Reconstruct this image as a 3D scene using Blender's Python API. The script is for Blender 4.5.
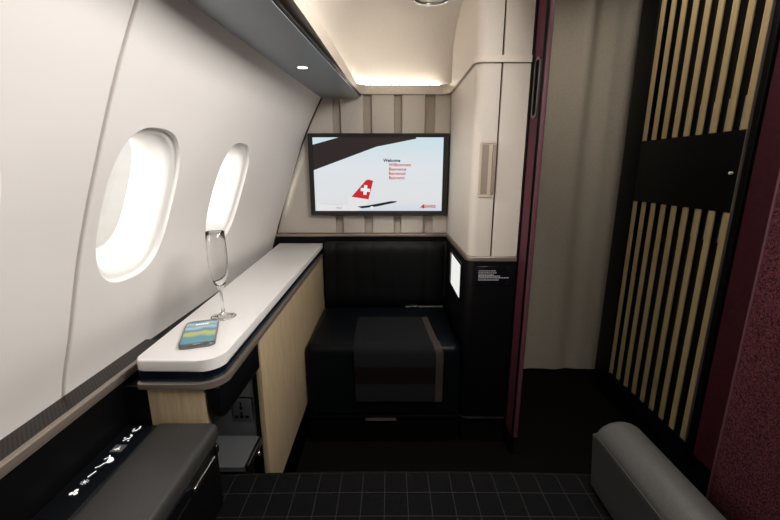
import bpy, bmesh, math, random
from mathutils import Vector, Matrix
random.seed(4)
PI = math.pi
scn = bpy.context.scene
for o in list(bpy.data.objects): bpy.data.objects.remove(o)
COL = scn.collection

# ------------------------------------------------------------------ camera
FPX = 384.0
PITCH = math.atan(90.0 / FPX)
cd = bpy.data.cameras.new('camera'); cam = bpy.data.objects.new('camera', cd); COL.objects.link(cam)
cd.sensor_width = 36.0; cd.lens = FPX / 780 * 36.0; cd.clip_start = 0.02
cam.location = (0, 0, 1.2); cam.rotation_euler = (PI / 2 - PITCH, 0, 0)
scn.camera = cam
scn.view_settings.view_transform = 'Standard'; scn.view_settings.look = 'None'
scn.view_settings.exposure = 0.0; scn.view_settings.gamma = 1.0; scn.view_settings.use_curve_mapping = False

# ------------------------------------------------------------------ sky (pale bank of cloud outside the windows)
w = bpy.data.worlds.new('sky'); scn.world = w; w.use_nodes = True
nt = w.node_tree; nt.nodes.clear()
out = nt.nodes.new('ShaderNodeOutputWorld'); bg = nt.nodes.new('ShaderNodeBackground')
tc = nt.nodes.new('ShaderNodeTexCoord'); sp = nt.nodes.new('ShaderNodeSeparateXYZ')
mp = nt.nodes.new('ShaderNodeMapping'); mp.inputs['Scale'].default_value = (3, 3, 26)
nz = nt.nodes.new('ShaderNodeTexNoise'); nz.inputs['Scale'].default_value = 1.6; nz.inputs['Detail'].default_value = 6
ma = nt.nodes.new('ShaderNodeMath'); ma.operation = 'MULTIPLY_ADD'; ma.inputs[1].default_value = 0.13; 
cr = nt.nodes.new('ShaderNodeValToRGB')
el = cr.color_ramp.elements
el[0].position = 0.22; el[0].color = (0.74, 0.62, 0.52, 1)
el[1].position = 0.80; el[1].color = (0.80, 0.88, 0.96, 1)
e = el.new(0.40); e.color = (0.90, 0.84, 0.76, 1)
e = el.new(0.50); e.color = (0.98, 0.93, 0.86, 1)
e = el.new(0.62); e.color = (0.86, 0.88, 0.90, 1)
mz = nt.nodes.new('ShaderNodeMath'); mz.operation = 'MULTIPLY_ADD'; mz.inputs[1].default_value = 0.9; mz.inputs[2].default_value = 0.42
L = nt.links.new
L(tc.outputs['Generated'], sp.inputs[0]); L(tc.outputs['Generated'], mp.inputs[0]); L(mp.outputs[0], nz.inputs['Vector'])
L(sp.outputs['Z'], mz.inputs[0]); L(nz.outputs['Fac'], ma.inputs[0]); L(mz.outputs[0], ma.inputs[2])
L(ma.outputs[0], cr.inputs[0]); L(cr.outputs[0], bg.inputs[0]); L(bg.outputs[0], out.inputs[0])
bg.inputs[1].default_value = 1.0

# ------------------------------------------------------------------ sun, the cabin's ceiling lights and added fill lamps
def light(name, kind, loc, energy, col=(1, 1, 1), target=None, **k):
    ld = bpy.data.lights.new(name, kind); ld.energy = energy; ld.color = col
    for a, b in k.items(): setattr(ld, a, b)
    o = bpy.data.objects.new(name, ld); COL.objects.link(o); o.location = loc
    if target is not None:
        o.rotation_euler = (Vector(target) - Vector(loc)).to_track_quat('-Z', 'Y').to_euler()
    return o
light('sun', 'SUN', (-3, -3, 3), 6.0, (1.0, 0.95, 0.88), target=(-2.15, -2.1, 2.88), angle=math.radians(40))
light('cabin_ceiling_light', 'AREA', (0.1, 0.35, 1.88), 2.5, (1.0, 0.96, 0.92), target=(0.0, 0.5, 0), shape='RECTANGLE', size=0.7, size_y=0.9)
light('rear_fill_light', 'AREA', (0.30, -1.1, 1.45), 0.8, (1.0, 0.96, 0.92), target=(-0.25, 0.9, 1.25), shape='RECTANGLE', size=0.7, size_y=0.8)  # unseen fill lamp added behind the viewer to brighten the cabin
light('side_fill_light', 'AREA', (0.50, 0.56, 1.73), 17.5, (1.0, 0.955, 0.915), target=(-0.60, 0.56, 1.18), shape='RECTANGLE', size=1.0, size_y=0.25)  # made-up wall washer out of view, added to brighten the window wall
light('aisle_ceiling_light', 'AREA', (0.85, 1.35, 2.06), 4.5, (1.0, 0.93, 0.82), target=(0.85, 1.4, 0), shape='RECTANGLE', size=0.3, size_y=0.9)

# ------------------------------------------------------------------ materials
def mat(name, col, rough=0.5, metal=0.0, spec=0.5, emit=None, estr=0.0, coat=0.0):
    m = bpy.data.materials.new(name); m.use_nodes = True
    b = m.node_tree.nodes['Principled BSDF']
    b.inputs['Base Color'].default_value = (*col, 1); b.inputs['Roughness'].default_value = rough
    b.inputs['Metallic'].default_value = metal; b.inputs['Specular IOR Level'].default_value = spec
    b.inputs['Coat Weight'].default_value = coat
    if emit: b.inputs['Emission Color'].default_value = (*emit, 1); b.inputs['Emission Strength'].default_value = estr
    return m
def nodes(m): return m.node_tree, m.node_tree.nodes['Principled BSDF']
def add_noise(m, c1, c2, scale=(1, 1, 1), nscale=10, detail=4, lo=0.35, hi=0.65, bump=0.0, bdist=0.001, rough=0.5):
    t, b = nodes(m); n = t.nodes; l = t.links.new
    tc = n.new('ShaderNodeTexCoord'); mp = n.new('ShaderNodeMapping'); mp.inputs['Scale'].default_value = scale
    nz = n.new('ShaderNodeTexNoise'); nz.inputs['Scale'].default_value = nscale; nz.inputs['Detail'].default_value = detail
    nz.inputs['Roughness'].default_value = rough
    l(tc.outputs['Object'], mp.inputs[0]); l(mp.outputs[0], nz.inputs['Vector'])
    if c1:
        r = n.new('ShaderNodeValToRGB'); r.color_ramp.elements[0].position = lo; r.color_ramp.elements[1].position = hi
        r.color_ramp.elements[0].color = (*c1, 1); r.color_ramp.elements[1].color = (*c2, 1)
        l(nz.outputs['Fac'], r.inputs[0]); l(r.outputs[0], b.inputs['Base Color'])
    if bump:
        bp = n.new('ShaderNodeBump'); bp.inputs['Strength'].default_value = bump; bp.inputs['Distance'].default_value = bdist
        l(nz.outputs['Fac'], bp.inputs['Height']); l(bp.outputs[0], b.inputs['Normal'])
    return m
M = {}
M['liner'] = add_noise(mat('cabin_liner', (0.76, 0.73, 0.70), 0.55), (0.785, 0.755, 0.725), (0.81, 0.78, 0.75), nscale=3)
M['liner_gap'] = mat('liner_gap', (0.45, 0.36, 0.29), 0.7)
M['reveal'] = mat('window_reveal', (0.88, 0.87, 0.85), 0.4)
M['cream'] = add_noise(mat('cream_panel', (0.60, 0.54, 0.47), 0.6), (0.53, 0.48, 0.42), (0.57, 0.515, 0.455), nscale=260, detail=2, bump=0.15, bdist=0.0005)
M['cream_shaded'] = add_noise(mat('cream_groove_shade', (0.42, 0.36, 0.30), 0.7), (0.40, 0.345, 0.285), (0.44, 0.38, 0.32), nscale=200, detail=2)  # darker copy of the cream, groove shade put into the colour
M['beige_trim'] = mat('beige_trim', (0.50, 0.42, 0.34), 0.4)
M['cove'] = mat('cove_white', (0.62, 0.56, 0.48), 0.7)
M['cove_back'] = add_noise(mat('cove_fabric', (0.60, 0.54, 0.46), 0.8), (0.45, 0.415, 0.365), (0.49, 0.45, 0.40), nscale=220, detail=2)
M['led'] = mat('led_strip', (1, 0.95, 0.85), 0.5, emit=(1.0, 0.95, 0.87), estr=30)
M['bronze'] = mat('bronze_trim', (0.37, 0.31, 0.265), 0.38, 0.7)
M['black'] = mat('black_lacquer', (0.003, 0.003, 0.0035), 0.42, spec=0.14)
M['black_matte'] = mat('black_matte', (0.004, 0.004, 0.0045), 0.8, spec=0.05)
M['black_gloss'] = mat('black_gloss', (0.005, 0.006, 0.008), 0.12)
M['slot'] = mat('blue_black_reflective', (0.003, 0.008, 0.016), 0.22, 0.0)
M['floor'] = add_noise(mat('dark_carpet', (0.010, 0.009, 0.008), 0.9, spec=0.04), (0.003, 0.003, 0.0028), (0.007, 0.006, 0.005), nscale=400, detail=2, bump=0.3)
M['white_top'] = mat('white_solid_surface', (0.82, 0.80, 0.78), 0.35, coat=0.15)
M['leather_blk'] = add_noise(mat('black_leather', (0.010, 0.013, 0.016), 0.36, spec=0.12), (0.002, 0.003, 0.004), (0.003, 0.0042, 0.0055), nscale=350, detail=3, bump=0.25, bdist=0.0006)
M['leather_grey'] = add_noise(mat('charcoal_leather', (0.05, 0.05, 0.05), 0.42), (0.026, 0.026, 0.025), (0.040, 0.039, 0.037), nscale=420, detail=4, bump=0.35, bdist=0.0007)
M['fabric_grey'] = add_noise(mat('grey_cloth', (0.10, 0.10, 0.095), 0.75, spec=0.2), (0.085, 0.083, 0.078), (0.125, 0.12, 0.115), nscale=500, detail=3, bump=0.3, bdist=0.0006)
M['metal'] = mat('brushed_steel', (0.55, 0.54, 0.52), 0.3, 1.0)
M['metal_dk'] = mat('dark_steel', (0.20, 0.20, 0.20), 0.28, 1.0)
M['chrome'] = mat('chrome', (0.8, 0.8, 0.8), 0.08, 1.0)
M['grey_panel'] = mat('grey_cubby', (0.085, 0.088, 0.092), 0.45)
M['bin'] = mat('blue_grey_metallic', (0.30, 0.34, 0.375), 0.36, 0.6)
M['white_print'] = mat('white_backlit_icon', (0.85, 0.85, 0.85), 0.5, emit=(1, 1, 1), estr=0.35)
M['grey_print'] = mat('grey_print', (0.45, 0.45, 0.47), 0.5)
M['burg'] = add_noise(mat('burgundy_panel', (0.11, 0.02, 0.045), 0.6, spec=0.3), (0.070, 0.015, 0.026), (0.092, 0.020, 0.034), nscale=300, detail=2)
M['burg_pink'] = mat('burgundy_edge', (0.12, 0.042, 0.055), 0.5)
M['tweed'] = add_noise(mat('burgundy_woven_cloth', (0.16, 0.04, 0.06), 0.9, spec=0.1), (0.018, 0.005, 0.009), (0.155, 0.046, 0.056), nscale=330, detail=4, lo=0.40, hi=0.62, bump=0.6, bdist=0.001, rough=0.75)
M['burg_dark'] = add_noise(mat('dark_burgundy_wall', (0.05, 0.008, 0.015), 0.55, spec=0.3), (0.045, 0.007, 0.014), (0.058, 0.010, 0.018), nscale=60, detail=2)
M['rubber'] = mat('dark_seal', (0.03, 0.025, 0.022), 0.6)
# oak veneer
def oak(name, c1, c2, sc):
    m = add_noise(mat(name, c1, 0.5, spec=0.35), c1, c2, scale=sc, nscale=6, detail=8, lo=0.3, hi=0.7, bump=0.08, rough=0.65); return m
M['oak'] = oak('oak_veneer', (0.34, 0.255, 0.15), (0.48, 0.38, 0.245), (28, 28, 1.6))
M['oak_slat'] = oak('oak_slat', (0.34, 0.25, 0.12), (0.44, 0.34, 0.19), (30, 30, 1.5))
# seat fabric with thin window-pane check
def check():
    m = mat('dark_check_fabric', (0.012, 0.012, 0.013), 0.85, spec=0.03); t, b = nodes(m); n = t.nodes; l = t.links.new
    tc = n.new('ShaderNodeTexCoord'); sp = n.new('ShaderNodeSeparateXYZ'); l(tc.outputs['Object'], sp.inputs[0])
    def line(sock, pitch, off, w):
        a = n.new('ShaderNodeMath'); a.operation = 'ADD'; a.inputs[1].default_value = off + 50 * pitch; l(sock, a.inputs[0])
        d = n.new('ShaderNodeMath'); d.operation = 'DIVIDE'; d.inputs[1].default_value = pitch; l(a.outputs[0], d.inputs[0])
        f = n.new('ShaderNodeMath'); f.operation = 'FRACT'; l(d.outputs[0], f.inputs[0])
        c = n.new('ShaderNodeMath'); c.operation = 'LESS_THAN'; c.inputs[1].default_value = w / pitch; l(f.outputs[0], c.inputs[0]); return c
    a = line(sp.outputs['X'], 0.0535, 0.0, 0.0016); c = line(sp.outputs['Y'], 0.064, 0.024, 0.0016)
    mx = n.new('ShaderNodeMath'); mx.operation = 'MAXIMUM'; l(a.outputs[0], mx.inputs[0]); l(c.outputs[0], mx.inputs[1])
    nz = n.new('ShaderNodeTexNoise'); nz.inputs['Scale'].default_value = 400; l(tc.outputs['Object'], nz.inputs['Vector'])
    r = n.new('ShaderNodeMixRGB'); r.inputs[1].default_value = (0.0035, 0.0035, 0.004, 1); r.inputs[2].default_value = (0.007, 0.007, 0.0075, 1); l(nz.outputs['Fac'], r.inputs[0])
    q = n.new('ShaderNodeMixRGB'); q.inputs[2].default_value = (0.026, 0.025, 0.024, 1); l(mx.outputs[0], q.inputs[0]); l(r.outputs[0], q.inputs[1])
    l(q.outputs[0], b.inputs['Base Color']); return m
M['check'] = check()
# beige curtain cloth
M['curtain'] = add_noise(mat('beige_curtain', (0.42, 0.37, 0.30), 0.85, spec=0.1), (0.46, 0.415, 0.345), (0.55, 0.50, 0.42), scale=(1, 1, 0.6), nscale=260, detail=3, bump=0.4, bdist=0.0008)
# perforated grille
def grille():
    m = mat('perforated_grille', (0.05, 0.04, 0.035), 0.4, 0.6); t, b = nodes(m); n = t.nodes; l = t.links.new
    tc = n.new('ShaderNodeTexCoord'); mp = n.new('ShaderNodeMapping'); mp.inputs['Rotation'].default_value = (0, 0, PI / 4)
    vo = n.new('ShaderNodeTexVoronoi'); vo.voronoi_dimensions = '2D'; vo.inputs['Scale'].default_value = 170; vo.inputs['Randomness'].default_value = 0.0
    l(tc.outputs['Object'], mp.inputs[0]); l(mp.outputs[0], vo.inputs['Vector'])
    r = n.new('ShaderNodeValToRGB'); r.color_ramp.elements[0].position = 0.28; r.color_ramp.elements[1].position = 0.36
    r.color_ramp.elements[0].color = (0.003, 0.003, 0.003, 1); r.color_ramp.elements[1].color = (0.045, 0.037, 0.030, 1)
    l(vo.outputs['Distance'], r.inputs[0]); l(r.outputs[0], b.inputs['Base Color']); return m
M['grille'] = grille()
def glass(name, tint=(1, 1, 1), mixf=0.08):
    m = bpy.data.materials.new(name); m.use_nodes = True; t = m.node_tree; t.nodes.clear(); n = t.nodes; l = t.links.new
    o = n.new('ShaderNodeOutputMaterial'); mx = n.new('ShaderNodeMixShader'); tr = n.new('ShaderNodeBsdfTransparent'); g = n.new('ShaderNodeBsdfGlossy')
    tr.inputs[0].default_value = (*tint, 1); g.inputs['Roughness'].default_value = 0.02; mx.inputs[0].default_value = 0.03; l(tr.outputs[0], mx.inputs[1]); l(g.outputs[0], mx.inputs[2]); l(mx.outputs[0], o.inputs[0]); return m
M['pane'] = glass('window_glass', (0.97, 0.97, 0.97))
gm = mat('clear_glass', (0.97, 0.97, 0.97), 0.0); gb = gm.node_tree.nodes['Principled BSDF']; gb.inputs['Transmission Weight'].default_value = 1.0; gb.inputs['IOR'].default_value = 1.45
M['glass'] = gm
def emis(name, col, s): return mat(name, (0, 0, 0), 0.4, spec=0.1, emit=col, estr=s)

# ------------------------------------------------------------------ builders
def finish(bm, smooth=True, angle=35):
    bmesh.ops.remove_doubles(bm, verts=bm.verts, dist=1e-6)
    bmesh.ops.recalc_face_normals(bm, faces=bm.faces)
    if smooth:
        for f in bm.faces: f.smooth = True
        for ed in bm.edges:
            if len(ed.link_faces) == 2 and ed.calc_face_angle(0) > math.radians(angle): ed.smooth = False
            elif len(ed.link_faces) != 2: ed.smooth = False
def obj(name, bm, m, parent=None, smooth=True, angle=35, recalc=True, label=None):
    if recalc: finish(bm, smooth, angle)
    me = bpy.data.meshes.new(name); 
    o = bpy.data.objects.new(name, me); COL.objects.link(o)
    if parent is not None:
        off = Vector(parent['wloc']) 
        for v in bm.verts: v.co -= off
        o.parent = parent; o['wloc'] = parent['wloc']
    else:
        o['wloc'] = (0.0, 0.0, 0.0)
    bm.to_mesh(me); bm.free()
    for mm in (m if isinstance(m, (list, tuple)) else [m]): me.materials.append(mm)
    if label: o['label'] = label
    return o
def thing(name, label, cat, loc, group=None):
    o = bpy.data.objects.new(name, None); COL.objects.link(o); o.location = loc; o.empty_display_size = 0.05
    o['wloc'] = tuple(float(c) for c in loc); o['label'] = label; o['category'] = cat
    if group: o['group'] = group
    return o
def tag(o, label, cat, group=None):
    # a thing that is one mesh: its origin goes to its own base
    me = o.data; xs = [v.co.x for v in me.vertices]; ys = [v.co.y for v in me.vertices]; zs = [v.co.z for v in me.vertices]
    c = Vector(((min(xs) + max(xs)) / 2, (min(ys) + max(ys)) / 2, min(zs)))
    me.transform(Matrix.Translation(-c)); o.location = c; o['wloc'] = tuple(c)
    o['label'] = label; o['category'] = cat
    if group: o['group'] = group
    return o
def struct(name, bm, m, **k):
    o = obj(name, bm, m, **k); o['kind'] = 'structure'; return o
def B(): return bmesh.new()
def box(bm, x0, x1, y0, y1, z0, z1, bev=0.0, seg=3, mi=0):
    r = bmesh.ops.create_cube(bm, size=1.0); vs = r['verts']
    for v in vs: v.co = Vector(((x0 + x1) / 2 + v.co.x * (x1 - x0), (y0 + y1) / 2 + v.co.y * (y1 - y0), (z0 + z1) / 2 + v.co.z * (z1 - z0)))
    fs = set(f for v in vs for f in v.link_faces)
    for f in fs: f.material_index = mi
    if bev > 0:
        es = list(set(ed for v in vs for ed in v.link_edges))
        bmesh.ops.bevel(bm, geom=es, offset=bev, segments=seg, affect='EDGES', profile=0.5, clamp_overlap=True)
    return bm
def prism(bm, pts, axis, a, b, mi=0, bev=0.0, seg=2):
    """extrude closed 2D polygon along axis. axis 'x': pts=(y,z); 'y': (x,z); 'z': (x,y)"""
    def mk(p, t):
        return {'x': (t, p[0], p[1]), 'y': (p[0], t, p[1]), 'z': (p[0], p[1], t)}[axis]
    A = [bm.verts.new(mk(p, a)) for p in pts]; Bv = [bm.verts.new(mk(p, b)) for p in pts]
    n = len(pts); fs = [bm.faces.new(A), bm.faces.new(list(reversed(Bv)))]
    for i in range(n): fs.append(bm.faces.new((A[i], Bv[i], Bv[(i + 1) % n], A[(i + 1) % n])))
    for f in fs: f.material_index = mi
    if bev:
        es = list(set(e for f in fs[:2] for e in f.edges))
        bmesh.ops.bevel(bm, geom=es, offset=bev, segments=seg, affect='EDGES', profile=0.5, clamp_overlap=True)
    return bm
def rrect(x0, x1, y0, y1, rads, n=8):
    """rounded rectangle outline; rads for (x0,y0),(x1,y0),(x1,y1),(x0,y1)"""
    if not isinstance(rads, (list, tuple)): rads = [rads] * 4
    cs = [(x0, y0, 1, 1, PI), (x1, y0, -1, 1, 1.5 * PI), (x1, y1, -1, -1, 0), (x0, y1, 1, -1, 0.5 * PI)]
    pts = []
    for (cx, cy, sx, sy, a0), r in zip(cs, rads):
        if r <= 0: pts.append((cx, cy)); continue
        for k in range(n + 1):
            a = a0 + k / n * PI / 2
            pts.append((cx + sx * r + r * math.cos(a), cy + sy * r + r * math.sin(a)))
    return pts
def tube(bm, pts, r, n=10, caps=True):
    rings = []
    for i, p in enumerate(pts):
        p = Vector(p); d = (Vector(pts[min(i + 1, len(pts) - 1)]) - Vector(pts[max(i - 1, 0)])).normalized()
        up = Vector((0, 0, 1)) if abs(d.z) < 0.9 else Vector((1, 0, 0))
        a = d.cross(up).normalized(); b = d.cross(a)
        rings.append([bm.verts.new(p + r * (math.cos(2 * PI * k / n) * a + math.sin(2 * PI * k / n) * b)) for k in range(n)])
    for i in range(len(rings) - 1):
        for k in range(n): bm.faces.new((rings[i][k], rings[i][(k + 1) % n], rings[i + 1][(k + 1) % n], rings[i + 1][k]))
    if caps: bm.faces.new(rings[0]); bm.faces.new(rings[-1])
    return bm
def lathe(bm, prof, cx, cy, n=40, closed=False):
    rings = []
    for r, z in prof:
        if r < 1e-6: rings.append([bm.verts.new((cx, cy, z))])
        else: rings.append([bm.verts.new((cx + r * math.cos(2 * PI * k / n), cy + r * math.sin(2 * PI * k / n), z)) for k in range(n)])
    prs = list(zip(rings, rings[1:])) + ([(rings[-1], rings[0])] if closed else [])
    for a, b in prs:
        for k in range(n):
            k2 = (k + 1) % n
            if len(a) == 1 and len(b) == 1: continue
            if len(a) == 1: bm.faces.new((a[0], b[k2], b[k]))
            elif len(b) == 1: bm.faces.new((a[k], a[k2], b[0]))
            else: bm.faces.new((a[k], a[k2], b[k2], b[k]))
    return bm
def disc(bm, c, r, ax1, ax2, n=16, mi=0):
    c = Vector(c); f = bm.faces.new([bm.verts.new(c + r * math.cos(2 * PI * k / n) * Vector(ax1) + r * math.sin(2 * PI * k / n) * Vector(ax2)) for k in range(n)])
    f.material_index = mi
def poly(bm, pts, mi=0):
    f = bm.faces.new([bm.verts.new(p) for p in pts]); f.material_index = mi; return f
def text_into(bm, s, size, x, y, z, mi, bold=0.0):
    """writing standing upright in the XZ plane, facing -Y, left-aligned baseline at x,z"""
    c = bpy.data.curves.new('writing', 'FONT'); c.body = s; c.size = size; c.offset = bold; c.resolution_u = 3
    o = bpy.data.objects.new('writing', c); COL.objects.link(o)
    bpy.context.view_layer.update()
    me = bpy.data.meshes.new_from_object(o.evaluated_get(bpy.context.evaluated_depsgraph_get()))
    base = len(bm.verts); vs = [bm.verts.new((x + v.co.x, y, z + v.co.y)) for v in me.vertices]
    for p in me.polygons:
        try: f = bm.faces.new([vs[i] for i in p.vertices]); f.material_index = mi
        except ValueError: pass
    bpy.data.objects.remove(o); bpy.data.curves.remove(c); bpy.data.meshes.remove(me)

# ------------------------------------------------------------------ cabin sidewall
WP = [(0.0, -0.74), (0.4, -0.71), (0.77, -0.650), (0.88, -0.617), (1.05, -0.567), (1.2, -0.512), (1.378, -0.439), (1.55, -0.353), (1.75, -0.235), (2.1, 0.0)]
def W(z):
    # Catmull-Rom through the measured profile
    P = WP
    z = max(P[0][0], min(P[-1][0] - 1e-6, z))
    for i in range(len(P) - 1):
        if P[i][0] <= z <= P[i + 1][0]: break
    def sl(j):
        a = max(j - 1, 0); b = min(j + 1, len(P) - 1); return (P[b][1] - P[a][1]) / (P[b][0] - P[a][0])
    h = P[i + 1][0] - P[i][0]; t = (z - P[i][0]) / h
    return ((2*t**3-3*t**2+1) * P[i][1] + (t**3-2*t**2+t) * h * sl(i) + (-2*t**3+3*t**2) * P[i+1][1] + (t**3-t**2) * h * sl(i+1))
def WN(z):
    d = (W(z + 0.02) - W(z - 0.02)) / 0.04
    return Vector((-1, 0, d)).normalized()          # outward
def wp(y, z, off=0.0):
    return Vector((W(z), y, z)) + WN(z) * off
WCZ, WHW, WHH = 1.122, 0.122, 0.163                  # window centre height, half width, half height
WCY = [-0.070, 0.404, 0.842, 1.300]
def sup(cy, cz, hw, hh, n=64, ex=2.7):
    r = []
    for k in range(n):
        a = 2 * PI * (k + 0.5) / n; c, s = math.cos(a), math.sin(a)
        r.append((cy + hw * math.copysign(abs(c) ** (2 / ex), c), cz + hh * math.copysign(abs(s) ** (2 / ex), s)))
    return r
def side_panel(name, y0, y1, zb, zt, wins):
    bm = B()
    cz0, cz1 = WCZ - 0.215, WCZ + 0.215
    cuts = [y0]
    for a, b in zip(wins, wins[1:]): cuts.append((a + b) / 2)
    cuts.append(y1)
    def grid(ya, yb, za, zb_, ny, nz):
        g = [[bm.verts.new(wp(ya + (yb - ya) * i / ny, za + (zb_ - za) * j / nz)) for j in range(nz + 1)] for i in range(ny + 1)]
        for i in range(ny):
            for j in range(nz): bm.faces.new((g[i][j], g[i + 1][j], g[i + 1][j + 1], g[i][j + 1]))
    n = 64
    for ci, cy in enumerate(wins):
        ya, yb = cuts[ci], cuts[ci + 1]
        inner = sup(cy, WCZ, WHW, WHH, n)
        outer = []
        for (py, pz) in inner:      # radial projection on the cell's border
            dy, dz = py - cy, pz - WCZ
            ty = ((yb - cy) / dy) if dy > 0 else ((ya - cy) / dy)
            tz = ((cz1 - WCZ) / dz) if dz > 0 else ((cz0 - WCZ) / dz)
            t = min(ty, tz); outer.append((cy + dy * t, WCZ + dz * t))
        # snap closest points to corners
        for (qy, qz) in ((ya, cz0), (yb, cz0), (ya, cz1), (yb, cz1)):
            k = min(range(n), key=lambda i: (outer[i][0] - qy) ** 2 + (outer[i][1] - qz) ** 2); outer[k] = (qy, qz)
        R = 7; rings = []
        for q in range(R + 1):
            t = q / R
            rings.append([bm.verts.new(wp(i[0] + (o[0] - i[0]) * t, i[1] + (o[1] - i[1]) * t)) for i, o in zip(inner, outer)])
        for q in range(R):
            for k in range(n): bm.faces.new((rings[q][k], rings[q][(k + 1) % n], rings[q + 1][(k + 1) % n], rings[q + 1][k]))
        grid(ya, yb, zb, cz0, 4, 10); grid(ya, yb, cz1, zt, 4, 14)
    if not wins:
        grid(y0, y1, zb, zt, 4, 36)
    return bm
ZB, ZT = 0.70, 1.78
def edged(bm, y0, y1, depth=0.012):
    # return edges of the panel, rolled outward into the gap between panels
    for ye, s in ((y0, -1), (y1, 1)):
        N = 36; prev = None
        for j in range(N + 1):
            z = ZB + (ZT - ZB) * j / N
            col = [bm.verts.new(wp(ye + s * 0.004 * math.sin(a), z, 0.004 * (1 - math.cos(a)))) for a in (0, PI / 6, PI / 3, PI / 2)] + [bm.verts.new(wp(ye + s * 0.004, z, depth))]
            if prev:
                for k in range(4): bm.faces.new((prev[k], prev[k + 1], col[k + 1], col[k]))
            prev = col
    return bm
SEAM = 0.688
bm = edged(side_panel('a', -1.2, SEAM - 0.010, ZB, ZT, [-0.070, 0.404]), -1.2, SEAM - 0.010); bmesh.ops.remove_doubles(bm, verts=bm.verts, dist=5e-4)
struct('wall_left', bm, M['liner'], angle=50)
bm = edged(side_panel('b', SEAM + 0.006, 2.078, ZB, ZT, [0.842, 1.300]), SEAM + 0.006, 2.078); bmesh.ops.remove_doubles(bm, verts=bm.verts, dist=5e-4)
struct('wall_left', bm, M['liner'], angle=50)
# strip behind the joint and the dark seal against the forward wall
def wall_strip(y0, y1, off, z0=ZB, z1=ZT, th=0.006):
    bm = B(); N = 36; A = []
    for j in range(N + 1):
        z = z0 + (z1 - z0) * j / N
        A.append([bm.verts.new(wp(y, z, o)) for y, o in ((y0, off), (y1, off), (y1, off + th), (y0, off + th))])
    for j in range(N):
        for k in range(4): bm.faces.new((A[j][k], A[j][(k + 1) % 4], A[j + 1][(k + 1) % 4], A[j + 1][k]))
    bm.faces.new(A[0]); bm.faces.new(A[-1]); return bm
struct('trim_1', wall_strip(SEAM - 0.02, SEAM + 0.018, 0.0125), M['liner_gap'])
struct('trim_2', wall_strip(2.080, 2.096, -0.004, z0=0.80), M['rubber'])
# lower hidden part of the sidewall
bm = B(); box(bm, -0.80, -0.76, -1.2, 2.2, 0, 0.74); struct('wall_left_lower', bm, M['black_matte'])
# outer skin around the windows keeps daylight to the openings
def window(i, cy):
    n = 64; bm = B()
    spec = [(WHW, WHH, 0.0), (WHW - 0.002, WHH - 0.002, 0.003), (WHW - 0.003, WHH - 0.003, 0.008), (WHW - 0.005, WHH - 0.005, 0.011), (WHW - 0.010, WHH - 0.010, 0.011),
            (WHW - 0.016, WHH - 0.016, 0.016), (WHW - 0.022, WHH - 0.022, 0.030), (WHW - 0.030, WHH - 0.030, 0.055), (WHW - 0.036, WHH - 0.036, 0.072), (WHW - 0.036, WHH - 0.036, 0.090), (WHW + 0.09, WHH + 0.04, 0.092)]
    nrm = WN(WCZ); rings = []
    for hw, hh, d in spec:
        ring = []
        for (y, z) in sup(cy, WCZ, hw, hh, n, 2.7):
            ring.append(bm.verts.new(Vector((W(z), y, z)) + nrm * d))
        rings.append(ring)
    for a, b in zip(rings, rings[1:]):
        for k in range(n): bm.faces.new((a[k], a[(k + 1) % n], b[(k + 1) % n], b[k]))
    fr = struct('window_%d' % i, bm, M['reveal'], angle=60)
    bm = B(); rr = []
    for t in (0.074, 0.079):
        rr.append([bm.verts.new(Vector((W(z), y, z)) + nrm * t) for (y, z) in sup(cy, WCZ, WHW - 0.034, WHH - 0.034, n)])
    for k in range(n): bm.faces.new((rr[0][k], rr[0][(k + 1) % n], rr[1][(k + 1) % n], rr[1][k]))
    for r in rr: bm.faces.new(r)
    obj('pane', bm, M['pane'], fr)
for i, cy in enumerate(WCY): window(i + 1, cy)

# ------------------------------------------------------------------ floor, ceiling, outer shell
bm = B(); box(bm, -0.80, 1.40, -1.3, 2.5, -0.04, 0.0); struct('floor', bm, M['floor'])
bm = B(); box(bm, -0.80, 1.40, -1.3, 2.5, 2.10, 2.14); struct('ceiling', bm, M['cream'])
bm = B(); box(bm, -0.80, 1.40, -1.3, -1.2, 0, 2.10); struct('wall_back', bm, M['cream'])
bm = B(); box(bm, 0.30, 1.40, 2.34, 2.40, 0, 2.10); struct('wall_front_aisle', bm, M['black_matte'])

# forward wall: upright cream panels with recessed grooves, black below
bm = B(); box(bm, -0.80, 0.50, 2.122, 2.16, 0.86, 1.60, mi=1); box(bm, -0.21, 0.31, 2.085, 2.134, 1.601, 1.606); box(bm, -0.80, 0.50, 2.137, 2.16, 1.60, 2.10)
for x0, x1 in ((-0.80, -0.296), (-0.255, -0.139), (-0.094, 0.021), (0.062, 0.180), (0.234, 0.312)):
    box(bm, x0, x1, 2.098, 2.130, 0.862, 1.60, bev=0.004, seg=2)
struct('wall_front', bm, [M['cream'], M['cream_shaded']])
bm = B(); box(bm, -0.80, 0.50, 2.085, 2.16, 0.0, 0.846); struct('wall_front_lower', bm, M['black'])
bm = B(); box(bm, -0.66, 0.312, 2.070, 2.15, 0.846, 0.860, bev=0.002); struct('trim_3', bm, M['bronze'])

# aisle side wall, right
bm = B(); box(bm, 1.16, 1.22, -1.2, 1.262, 0.14, 2.10); box(bm, 1.156, 1.17, 0.95, 1.03, 0.14, 2.10, bev=0.003); struct('wall_right', bm, M['burg_dark'])
bm = B(); box(bm, 1.18, 1.21, -1.2, 1.955, 0.0, 0.098); struct('baseboard_right', bm, M['black_matte'])
bm = B(); box(bm, 1.21, 1.26, 1.20, 1.95, 0.0, 2.10); box(bm, 1.30, 1.35, 1.95, 2.34, 0.0, 2.10); box(bm, 1.26, 1.35, 1.90, 1.95, 0.0, 2.10); struct('wall_right_rear', bm, M['black_matte'])

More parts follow.
